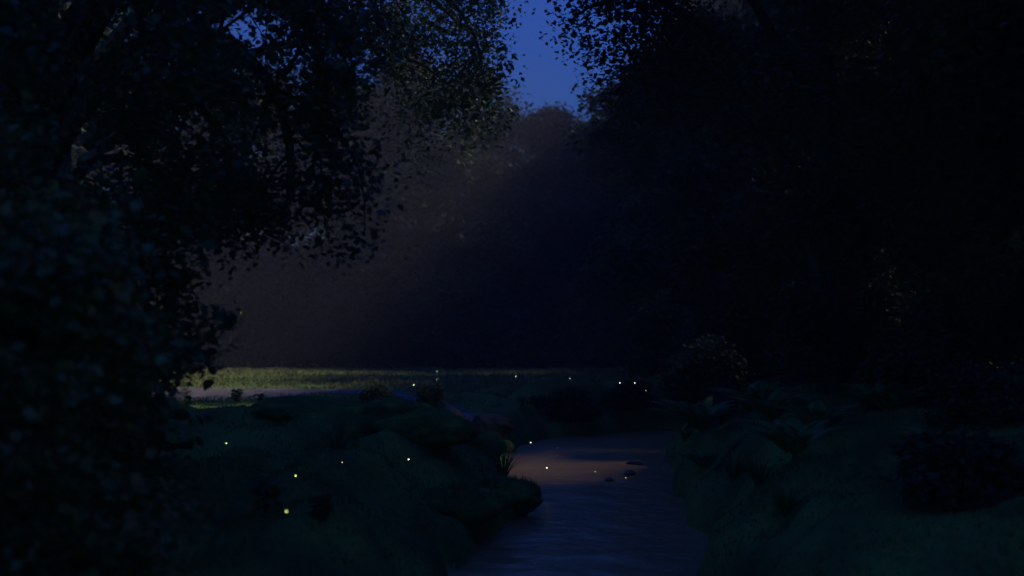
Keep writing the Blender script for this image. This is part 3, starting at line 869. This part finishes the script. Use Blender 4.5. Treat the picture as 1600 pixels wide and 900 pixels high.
for i, (b, lb) in enumerate(SEDGE):
    sedge(lb, b, 0.55 + 0.14 * math.sin(i * 2.7), 110, 430 + i)

# ------------------------------------------------------------------ grass
def grass(name, label, n, x0, x1, y0, y1, h, w, mat, seed, ypow=1.0, keep_path=True):
    rng = np.random.default_rng(seed)
    Y = y0 + (y1 - y0) * rng.uniform(0, 1, n) ** ypow
    X = rng.uniform(np.maximum(x0, -0.56 * Y - 1.5), np.minimum(x1, 0.56 * Y + 1.5))
    tuft = vnoise(X * 1.8, Y * 1.8, seed) + 0.6 * vnoise(X * .6, Y * .6, seed + 1)
    ok = tuft > rng.normal(-0.5, 0.45, n)
    X, Y, tuft = X[ok], Y[ok], tuft[ok]
    dc, hw = near_line(X, Y, CENTRE)
    dp, pw = near_line(X, Y, PATH)
    ok = (dc > hw - 0.12) & (dp > pw * rng.uniform(.15, 1.1, len(X)) ** .5 * 1.0)
    X, Y, tuft = X[ok], Y[ok], tuft[ok]
    Z = ground_z(X, Y)
    wet = Z > WATER_Z + .08
    X, Y, tuft, Z = X[wet], Y[wet], tuft[wet], Z[wet]
    n = len(X)
    H = h * (0.7 + 0.45 * np.clip(tuft, -.5, 1)) * np.exp(rng.normal(0, .25, n)) * (1 + Y / 90)
    if name == 'meadow_grass':
        H *= 1 + 1.3 * np.clip(vnoise(X * .3, Y * .18, 77), 0, 1)
    Wd = w * (1 + Y / 22)
    a = rng.uniform(0, 2 * np.pi, n)
    b = rng.uniform(0, 2 * np.pi, n); ben = H * rng.uniform(.1, .75, n)
    sd = np.stack([np.cos(a), np.sin(a), 0 * a], -1) * Wd[:, None]
    bd = np.stack([np.cos(b), np.sin(b), 0 * a], -1)
    P = np.stack([X, Y, Z - .01], -1)
    mid = P + bd * (ben * .3)[:, None] + np.array([0, 0, 1]) * (H * .6)[:, None]
    tip = P + bd * ben[:, None] + np.array([0, 0, 1]) * (H * (1 - .25 * ben / H))[:, None]
    V = np.stack([P - sd, P + sd, mid + sd * .7, mid - sd * .7, tip], 1).reshape(-1, 3)
    i = np.arange(n)[:, None] * 5
    me = mesh_np(name, V, [i + np.array([[0, 1, 2, 3]]), i + np.array([[3, 2, 4]])], [M[mat]])
    return tag(obj(name, me), label, 'grass', kind='stuff')
grass('grass', 'short dark grass growing over the near banks', 130000, -14, 12, 6.5, 36, 0.06, 0.006, 'grass', 501, 1.5)
grass('meadow_grass', 'dry pale meadow grass beyond the stream', 75000, -50, 14, 33, 98, 0.085, 0.013, 'dry_grass', 502, 1.1)

# ------------------------------------------------------------------ fireflies
def ellipsoid(name, r, mat, seg=12, rings=8):
    V = [(0, -r[1], 0)]
    for i in range(1, rings):
        t = math.pi * i / rings
        for j in range(seg):
            p = 2 * math.pi * j / seg
            V.append((r[0] * math.sin(t) * math.cos(p), -r[1] * math.cos(t), r[2] * math.sin(t) * math.sin(p)))
    V.append((0, r[1], 0))
    T = [(0, 1 + j, 1 + (j + 1) % seg) for j in range(seg)]
    Q = [(1 + i * seg + j, 1 + (i + 1) * seg + j, 1 + (i + 1) * seg + (j + 1) % seg, 1 + i * seg + (j + 1) % seg) for i in range(rings - 2) for j in range(seg)]
    e = len(V) - 1; b = 1 + (rings - 2) * seg
    T += [(e, b + (j + 1) % seg, b + j) for j in range(seg)]
    me = mesh_np(name, np.array(V), [np.array(Q), np.array(T)], [mat]); smooth_shade(me)
    return me
FF_BODY = ellipsoid('body', (.0045, .009, .0035), M['beetle'])
FF_GLOW = ellipsoid('lantern', (.009, .010, .0085), M['glow'])
FF_PALE = ellipsoid('lantern', (.009, .010, .0085), M['glow_pale'])
_w = np.array([(0, .004, .003), (.012, .0, .012), (.026, -.006, .016), (.030, -.014, .014), (.016, -.013, .009)])
FF_WING = mesh_np('wing', np.vstack([_w, _w * np.array([-1, 1, 1])]), [np.array([[0, 1, 2, 3], [0, 5, 6, 7]])[:1], np.array([[0, 3, 4]])], [M['beetle']])
FF_WING2 = mesh_np('wing', _w * np.array([-1, 1, 1]), [np.array([[3, 2, 1, 0]]), np.array([[4, 3, 0]])], [M['beetle']])
FLIES = [(647, 601, 38, 'firefly over the meadow above the upper end of the sloping track', 1.1), (683, 592, 44, 'dim firefly over the meadow, up and right of the track', .6),
         (806, 588, 30, 'lone firefly over the middle of the meadow', .7), (890, 591, 29, 'dim firefly above the far bank at the stream bend', .7),
         (968, 598, 31, 'left one of two bright fireflies over the right meadow end', 1.2), (991, 598, 31, 'right one of two bright fireflies over the right meadow end', 1.0),
         (1008, 610, 30, 'dim firefly just below the bright pair on the right', .6), (774, 678, 23, 'firefly just above the tip of the left bank', 1.0),
         (829, 690, 22, 'white firefly at the far edge of the water', 1.3), (870, 698, 22, 'dim firefly over the far water, right of the white one', .5),
         (854, 729, 19, 'bright firefly low over the middle of the stream', 1.3), (640, 716, 11.2, 'bright firefly over the left bank, above the hummocks', 1.3),
         (537, 721, 10.8, 'small dim firefly over the left bank, left of a brighter one', .7), (357, 691, 12.0, 'firefly left over the grass below the forked weed', 1.0),
         (465, 741, 9.6, 'large bright green firefly over the left bank', 1.2), (452, 796, 7.6, 'lowest bright green firefly, near the bottom left plants', 1.2),
         (929, 735, 14.5, 'faint firefly over the stream beside the brightest one', .45), (976, 744, 14.5, 'faint firefly over the stream near the large fern', .5),
         (683, 580, 50, 'faint firefly at the dark back of the meadow', .5), (376, 488, 9, 'blurred firefly hanging below the oak leaves', .55)]
for i, (px, py, d, lb, s) in enumerate(FLIES):
    root = thing('firefly', lb, 'firefly', (lat(px, d), d, hgt(py, d)), 'fireflies over the glade')
    root.rotation_euler = (R(20), 0, i * 2.1)
    k = s * (0.08 + 0.030 * d)
    root.scale = (k, k, k)
    b = obj('body', FF_BODY, root); b.location = (0, .012, .004)
    obj('lantern', FF_PALE if px > 500 else FF_GLOW, root)
    obj('wing', FF_WING, root); obj('wing', FF_WING2, root)

# ------------------------------------------------------------------ night haze
def build_haze():
    x0, x1, y0, y1, z0, z1 = -300, 300, -100, 320, -3, 40
    V = np.array([(x, y, z) for z in (z0, z1) for y in (y0, y1) for x in (x0, x1)], float)
    Q = np.array([(0, 2, 3, 1), (4, 5, 7, 6), (0, 1, 5, 4), (2, 6, 7, 3), (0, 4, 6, 2), (1, 3, 7, 5)])
    m = bpy.data.materials.new('haze'); m.use_nodes = True
    nt = m.node_tree; nt.nodes.clear()
    o = nt.nodes.new('ShaderNodeOutputMaterial')
    v = nt.nodes.new('ShaderNodeVolumePrincipled')
    v.inputs['Color'].default_value = (0.88, 0.86, 0.92, 1)
    v.inputs['Density'].default_value = 0.0011
    v.inputs['Anisotropy'].default_value = 0.2
    nt.links.new(v.outputs[0], o.inputs['Volume'])
    h = obj('haze', mesh_np('haze', V, Q, [m]))
    return tag(h, 'thin night mist lying in the glade', kind='stuff')
build_haze()
